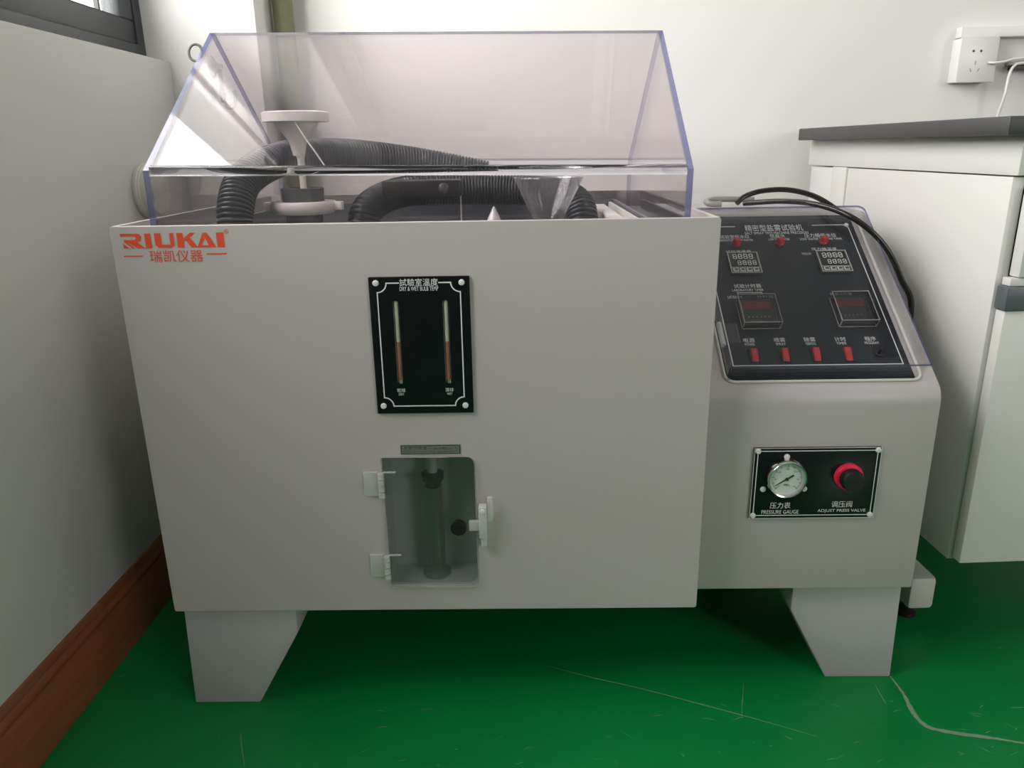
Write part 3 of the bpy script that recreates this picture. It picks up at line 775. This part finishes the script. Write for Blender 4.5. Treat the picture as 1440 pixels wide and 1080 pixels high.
for y0, y1 in ((HY0 - 0.001, HY0 + 0.0065), (HY1 - 0.0065, HY1 + 0.001)):      # thick glued joint along each knee
    build(MB().box(gx0, gx1, y0, y1, HK - 0.0075, HK + 0.0055), 'knee_joint', 'solid_acrylic', hd, bevel=0.0025, seg=3)
hd.rotation_euler = (0, 0.0125, 0)      # the hood sits a little askew in its trough

# suction hook stuck inside the hood
sh = thing('suction_hook', (HX0 + T, HM - 0.01, 0.975), 'small clear suction hook stuck inside the peak of the hood', 'hook')
so = Vector((HX0 + T, HM - 0.012, 0.985))
build(MB().lathe(so, X, [(0.017, 0.0), (0.0165, 0.0015), (0.010, 0.006), (0.006, 0.010), (0.0045, 0.016), (0, 0.017)], 24), 'cup', 'cloudy', sh)
build(MB().box(so.x + 0.010, so.x + 0.014, so.y - 0.006, so.y + 0.006, so.z - 0.055, so.z - 0.004), 'hook_plate', 'funnel', sh, bevel=0.001)
build(MB().tube(catmull([so + Vector((.014, 0, -.040)), so + Vector((.016, 0, -.058)), so + Vector((.026, 0, -.062)), so + Vector((.032, 0, -.052)), so + Vector((.032, 0, -.036))], 5), 0.003, 8), 'hook_arm', 'cloudy', sh)
rg = MB()
ring = [Vector((0.0139 + 0.011 * math.cos(a), 0.33 + 0.004 * math.sin(a), 1.0082 + 0.013 * math.sin(a))) for a in [2 * math.pi * k / 24 for k in range(24)]]
rg.tube(ring + [ring[0]], 0.0021, 6, caps=False)
tag(build(rg, 'wire_ring', 'dark_grey'), 'thin dark wire ring outside the peak of the hood', 'ring')

# ------------------------------------------------------------------ things inside the tank
st = thing('spray_tower', (0.176, 0.30, 0.45), 'milky white funnel-topped spray tower standing in the tank', 'spray tower')
tO = Vector((0.1755, 0.30, 0))
def lz(prof): return [(r, z) for r, z in prof]
build(MB().lathe(tO, Z, [(0.036, 0.897), (0.053, 0.898), (0.0535, 0.912), (0.050, 0.9135), (0.040, 0.9135), (0.038, 0.905), (0.031, 0.893), (0.012, 0.866), (0.0065, 0.850), (0.0065, 0.845), (0.0095, 0.845), (0.0140, 0.866), (0.022, 0.878), (0.034, 0.893)], 36, closed=True), 'cone', 'tower', st)
build(MB().lathe(tO + Vector((0.002, 0, 0)), Z, [(0, 0.76), (0.0058, 0.76), (0.0052, 0.80), (0.0058, 0.84), (0.009, 0.85), (0, 0.85)], 18), 'stem', 'tower', st)
build(MB().lathe(tO, Z, [(0, 0.752), (0.048, 0.752), (0.0535, 0.758), (0.0545, 0.768), (0.052, 0.772), (0, 0.772)], 36), 'flange', 'tower', st)
for s in (-1, 1):
    build(MB().box(tO.x + s * 0.058 - 0.008, tO.x + s * 0.058 + 0.008, 0.292, 0.308, 0.757, 0.771), 'flange_lug', 'tower', st, bevel=0.002)
build(MB().lathe(tO, Z, [(0.033, 0.772), (0.0345, 0.772), (0.0350, 0.793), (0.0335, 0.794), (0.032, 0.792), (0.031, 0.772)], 32), 'collar', 'dark_grey', st)
build(MB().cyl(tO + Z * 0.45, tO + Z * 0.752, 0.030, 24), 'base_tube', 'dark_grey', st)
build(MB().tube(catmull([(0.178, 0.262, 0.905), (0.192, 0.250, 0.888), (0.205, 0.246, 0.868), (0.218, 0.242, 0.850), (0.232, 0.240, 0.828)], 6), 0.0012, 6), 'drip_string', 'white_pvc', st)

def back(px, py, y):
    d = CR * ((px - 720) / 1066.0) - CU * ((py - 540) / 1066.0) + CF
    return CAM_POS + d * ((y - CAM_POS.y) / d.y)
def hose(name, ctrl, r, label, pitch=0.0062):
    path = resample(catmull(ctrl, 24), pitch / 4)
    rr = [r * (1.0, 0.985, 0.86, 0.985)[i % 4] for i in range(len(path))]
    return tag(build(MB().tube(path, rr, 20), name, 'hose', smooth=60), label, 'hose')
hose('corrugated_hose', [(0.094, 0.20, 0.60), (0.094, 0.20, 0.70), (0.092, 0.21, 0.765), (0.098, 0.26, 0.812), (0.140, 0.35, 0.842), (0.215, 0.45, 0.845), (0.315, 0.515, 0.832), (0.40, 0.54, 0.816), (0.475, 0.545, 0.800)], 0.0285,
     'black corrugated hose arching up behind the white spray tower')
hose('corrugated_hose', [(0.268, 0.33, 0.60), (0.268, 0.33, 0.70), (0.272, 0.35, 0.752), (0.315, 0.43, 0.776), (0.39, 0.465, 0.778), (0.50, 0.475, 0.776), (0.595, 0.45, 0.772), (0.640, 0.40, 0.757), (0.650, 0.36, 0.715), (0.650, 0.35, 0.60)], 0.028,
     'black corrugated hose lying low across the tank, both ends turned down')
bxx = thing('black_box', (0.37, 0.345, 0.45), 'flat black box sitting in the tank before the low hose', 'box')
q0 = back(536, 255, 0.30); q1 = back(648, 276, 0.30)
build(MB().box(q0.x, q1.x, 0.30, 0.365, q1.z, q0.z), 'housing', 'rubber', bxx, bevel=0.0015)
build(MB().cyl((q1.x - 0.003, 0.335, 0.45), (q1.x - 0.003, 0.335, q1.z), 0.0014, 8), 'post', 'white_pvc', bxx)
build(MB().lathe((q1.x - 0.028, 0.30, (q0.z + q1.z) / 2), -Y, [(0, 0), (0.009, 0), (0.009, 0.002), (0.006, 0.004), (0, 0.004)], 20), 'cap', 'dark_grey', bxx)

def funnel(name, x, y, ztop, r, slope, zlow, label):
    mb = MB().lathe((x, y, 0), Z, [(r, ztop), (r + 0.001, ztop + 0.001), (r + 0.0015, ztop), (0.010, zlow + 0.002), (0.0065, zlow - 0.01), (0.0060, zlow - 0.05), (0.0045, zlow - 0.05), (0.0050, zlow - 0.01), (0.0085, zlow + 0.002)], 32, closed=True)
    return tag(build(mb, name, 'funnel'), label, 'funnel')
funnel('collecting_funnel', 0.583, 0.20, 0.8075, 0.052, 0, 0.715, 'large clear plastic collecting funnel in the right half of the tank')
tag(build(MB().lathe((0.4985, 0.20, 0), Z, [(0, 0.7660), (0.002, 0.7640), (0.0125, 0.742), (0.024, 0.715), (0.022, 0.715), (0, 0.760)], 24), 'clear_cone', 'cloudy'), 'small clear pointed cone beside the large funnel in the tank', 'cone')

# specimen rack bars across the tank rim
for k, (x, lab) in enumerate(((0.6985, 'white V-notched rack bar lying along the tank beside the low hose'), (0.722, 'thin white rack bar at the right end of the tank'))):
    w = 0.010 if k == 0 else 0.003
    r = thing('rack_bar', (x, 0.33, 0.70), lab, 'rack bar', 'rack bars in the tank')
    build(MB().box(x - w, x + w, 0.074, 0.586, 0.7085, 0.735 if k == 0 else 0.744), 'bar', 'bench_foot', r, bevel=0.001)
    if k == 0:
        for j in range(16):
            y = 0.09 + j * 0.031
            build(MB().prism([(x - w, y, 0.735), (x - w, y + 0.012, 0.735), (x - w, y + 0.006, 0.741)], (2 * w, 0, 0)), 'tooth', 'white_pvc', r)

# measuring cylinder in the inspection niche
mcy = thing('measuring_cylinder', (0.4045, 0.036, NZ0), 'clear measuring cylinder with black stopper inside the small front opening', 'cylinder')
co = Vector((0.4035, 0.036, 0))
build(MB().lathe(co, Z, [(0.0145, NZ0 + 0.008), (0.0145, 0.366), (0.0155, 0.369), (0.0140, 0.370), (0.0132, 0.366), (0.0132, NZ0 + 0.010)], 28, closed=True), 'barrel', 'cylinder_clear', mcy)
build(MB().lathe(co, Z, [(0, NZ0), (0.022, NZ0), (0.022, NZ0 + 0.004), (0.016, NZ0 + 0.008), (0, NZ0 + 0.008)], 28), 'foot', 'funnel', mcy)
build(MB().lathe(co, Z, [(0, 0.370), (0.0125, 0.370), (0.0135, 0.378), (0.0165, 0.381), (0.0170, 0.391), (0.011, 0.393), (0, 0.393)], 28), 'stopper', 'rubber', mcy)
build(MB().cyl(co + Z * 0.390, co + Z * (NZ1 - 0.001), 0.0078, 18), 'feed_tube', 'grey_tube', mcy)

# ------------------------------------------------------------------ air tubes and grey hose on the cabinet
def tubing(name, ctrl, r, mat, label):
    return tag(build(MB().tube(resample(catmull(ctrl, 12), 0.006), r, 12), name, mat, smooth=60), label, 'tube')
tubing('air_tube', [back(1046, 286, 0.455), back(1100, 283, 0.40), back(1150, 288, 0.335), back(1200, 307, 0.285), back(1242, 343, 0.27), back(1268, 393, 0.265), back(1281, 440, 0.265), (1.188, 0.27, 0.42), (1.185, 0.29, 0.20), (1.185, 0.32, 0.006)], 0.0048, 'tube', 'black air tube curving down past the corner of the clear cover')
tubing('air_tube', [back(1036, 286, 0.475), back(1048, 276, 0.48), back(1072, 268.5, 0.48), back(1108, 267, 0.47), back(1145, 276, 0.45), back(1180, 297, 0.44), (1.185, 0.44, 0.690), (1.195, 0.44, 0.55), (1.197, 0.44, 0.30), (1.197, 0.44, 0.006)], 0.0050, 'tube', 'black air tube arching higher over the cabinet top')
zt = top.z + 0.006
p = [back(1060, 281, 0.50), back(1020, 280, 0.50), back(1000, 281, 0.495), back(993, 284, 0.47), back(1000, 287, 0.455), back(1018, 287, 0.455)]
tubing('grey_loop', p, 0.0055, 'grey_tube', 'grey looped tube end lying on the cabinet top')

# ------------------------------------------------------------------ lab bench
bn = thing('lab_bench', (1.2, 0.835, 0), 'white steel lab bench with dark worktop right of the machine', 'bench', rz=math.radians(2.7))
def bpart(mb, name, mat, bevel=0.0015, parent=None): return build(mb, name, mat, parent or bn, bevel=bevel, local=True)
BL, BD = 1.5, -0.735
bpart(MB().box(-0.036, BL + 0.03, -0.752, -0.036, 0.857, 0.882), 'worktop', 'bench_top', 0.003)
ap = MB()
bpart(MB().box(0, 0.03, BD, -0.02, 0.803, 0.857), 'apron', 'bench')
bpart(MB().box(BL - 0.03, BL, BD, -0.02, 0.803, 0.857), 'apron', 'bench')
bpart(MB().box(0.03, BL - 0.03, BD, BD + 0.03, 0.803, 0.857), 'apron', 'bench')
bpart(MB().box(0.03, BL - 0.03, -0.05, -0.02, 0.803, 0.857), 'apron', 'bench')
for x in (0.0, BL - 0.05):
    bpart(MB().box(x, x + 0.05, -0.212, -0.145, 0.10, 0.803), 'column', 'bench', 0.004)
    ft = bpart(MB().box(x + 0.006, x + 0.054, -0.635, -0.06, 0.035, 0.100), 'foot_beam', 'bench_foot', 0.008)
    for y in (-0.59, -0.10):
        bpart(MB().lathe((x + 0.03, y, 0), Z, [(0, 0), (0.020, 0), (0.020, 0.008), (0.008, 0.014), (0.006, 0.036), (0, 0.036)], 20), 'levelling_foot', 'rubber', 0, ft)
bpart(MB().box(0.004, BL - 0.004, -0.142, -0.030, 0.0, 0.800), 'back_panel', 'bench', 0.001)  # carried down to the floor to block light under the bench
# under-bench cabinet: side panels, floor, door, drawer
bpart(MB().box(0.003, 0.021, -0.722, -0.214, 0.192, 0.801), 'side_panel', 'bench', 0.001)
bpart(MB().box(0.50, 0.518, -0.722, -0.214, 0.192, 0.801), 'side_panel', 'bench', 0.001)
bpart(MB().box(0.021, 0.50, -0.722, -0.214, 0.192, 0.210), 'cabinet_floor', 'bench', 0.001)
bpart(MB().box(0.021, 0.50, -0.232, -0.214, 0.210, 0.801), 'cabinet_back', 'dark_grey', 0)
dr = bpart(MB().box(0.010, 0.511, -0.744, -0.7235, 0.196, 0.612), 'door', 'bench', 0.0015)
bpart(MB().box(0.006, 0.515, -0.748, -0.7235, 0.6135, 0.648), 'handle', 'handle', 0.002)
bpart(MB().box(0.012, 0.509, -0.742, -0.7235, 0.6485, 0.660), 'rail', 'bench', 0.001)
bpart(MB().box(0.020, 0.509, -0.746, -0.7245, 0.6615, 0.787), 'drawer', 'bench', 0.0015)

# ------------------------------------------------------------------ wall fittings
ws = thing('wall_socket', (1.543, YB, 1.019), 'white surface-mounted wall socket box above the bench', 'socket')
build(MB().box(1.503, 1.583, 0.806, YB, 0.974, 1.0635), 'box', 'white_pvc', ws, bevel=0.002)
fo = Vector((0, 0.8000, 0))
build(MB().box(1.5015, 1.5845, 0.800, 0.806, 0.9725, 1.065), 'faceplate', 'white_pvc', ws, bevel=0.002)
for x in (1.5305, 1.5470):
    build(MB().lathe((x, 0.8000, 1.0365), -Y, [(0, 0), (0.0026, 0), (0.0026, 0.0004), (0, 0.0004)], 14), 'socket_hole', 'rubber', ws)
build(MB().box(1.5372, 1.5392, 0.7996, 0.8002, 1.0085, 1.0165), 'socket_slot', 'grey_tube', ws)
for s in (-1, 1):
    O = Vector((1.5382 + s * 0.0085, 0.8002, 0.998)); a = -math.radians(25) * s
    U_ = Vector((math.cos(a), 0, math.sin(a))); V_ = Vector((-math.sin(a), 0, math.cos(a)))
    build(MB().obox(O, U_, V_, -Y, -0.0010, 0.0010, -0.004, 0.004, 0, 0.0006), 'socket_slot', 'grey_tube', ws)
tag(build(MB().box(1.5065, 3.2, 0.815, YB, 1.0660, 1.0875), 'cable_trunking', 'white_pvc', bevel=0.002), 'white plastic cable trunking running along the wall above the socket', 'trunking')
pp = thing('power_strip', (1.75, YB, 1.0), 'flat grey strip fixed to the wall right of the socket', 'strip')
build(MB().box(1.627, 1.95, 0.800, YB, 1.008, 1.0165), 'tray', 'grey_tube', pp, bevel=0.001)
build(MB().box(1.633, 1.90, 0.804, YB - 0.001, 0.999, 1.0080), 'clip', 'dark_grey', pp, bevel=0.001)
tag(build(MB().tube(resample(catmull([(1.610, 0.805, 0.884), (1.6065, 0.80, 0.905), (1.6080, 0.79, 0.945), (1.6105, 0.79, 0.985), (1.619, 0.792, 1.004), (1.640, 0.794, 1.010), (1.75, 0.796, 1.0125)], 10), 0.006), 0.0030, 10), 'white_cable', 'white_pvc'), 'thin white cord hanging from the grey strip to the worktop', 'cord')
tag(build(MB().tube(resample(catmull([(1.566, 0.799, 1.0125), (1.575, 0.786, 1.011), (1.595, 0.786, 1.013), (1.622, 0.790, 1.0185), (1.70, 0.798, 1.0200)], 10), 0.006), 0.0024, 10), 'white_cable', 'white_pvc'), 'thin white cord leaving the face of the socket sideways', 'cord')

cp = thing('vent_cover', (WX, 0.50, 0.784), 'round cream vent cover on the left wall beside the hood', 'vent cover')
build(MB().lathe((WX, 0.50, 0.784), X, [(0.0, 0), (0.050, 0.0), (0.050, 0.012), (0.048, 0.014), (0.048, 0.026), (0.044, 0.030), (0, 0.031)], 36), 'disc', 'cream', cp)
build(MB().lathe((WX, 0.50, 0.784), X, [(0.0505, 0.003), (0.0518, 0.004), (0.0518, 0.009), (0.0505, 0.010)], 36), 'rim', 'cream', cp)

gpi = thing('green_pipe', (0.030, 0.80, 0), 'olive green wrapped pipe standing in the corner behind the machine', 'pipe')
build(MB().cyl((0.030, 0.800, 0), (0.030, 0.800, ZC), 0.0215, 20), 'pipe', 'olive', gpi)
for z in (0.5, 1.25, 2.0):
    build(MB().lathe((0.030, 0.800, z), Z, [(0.0216, 0), (0.0232, 0.001), (0.0232, 0.014), (0.0216, 0.015)], 20), 'pipe_clip', 'olive', gpi)

# ------------------------------------------------------------------ scuffs on the floor
def fpt(px, py, z=0.0006):
    d = CR * ((px - 720) / 1066.0) - CU * ((py - 540) / 1066.0) + CF
    return CAM_POS + d * ((z - CAM_POS.z) / d.z)
def scuff(ctrl, w, name='scuff_mark', mat='scratch'):
    path = catmull([fpt(*c) for c in ctrl], 10); mb = MB(); vs = []; n = len(path)
    for i, p in enumerate(path):
        t = (path[min(i + 1, n - 1)] - path[max(i - 1, 0)]).normalized(); q = Vector((-t.y, t.x, 0))
        k = w * (0.35 + 0.65 * math.sin(math.pi * (i + 0.5) / n)) * random.uniform(0.6, 1.2)
        vs += [p - q * k, p + q * k]
    mb.add(vs, [(2 * i, 2 * i + 1, 2 * i + 3, 2 * i + 2) for i in range(n - 1)])
    return build(mb, name, mat, floor)
scuff([(1252, 951), (1270, 975), (1285, 1003), (1305, 1022), (1345, 1031), (1390, 1037), (1440, 1045)], 0.0045, mat='scuff')
scuff([(765, 935), (830, 952), (900, 968), (985, 990), (1070, 1013), (1150, 1036)], 0.0013)
scuff([(338, 1030), (340, 1050), (344, 1078)], 0.0012)
scuff([(1046, 960), (1044, 985), (1043, 1010)], 0.0008)
scuff([(1230, 962), (1240, 980), (1246, 990)], 0.0008)
for k in range(46):
    px, py = random.uniform(500, 1430), random.uniform(985, 1078)
    a = random.uniform(-0.6, 0.6); L_ = random.uniform(4, 22)
    scuff([(px, py), (px + L_ * 0.5 * math.cos(a), py + L_ * 0.5 * math.sin(a) + random.uniform(-1.5, 1.5)), (px + L_ * math.cos(a), py + L_ * math.sin(a))], random.uniform(0.0003, 0.0009), 'scratch')
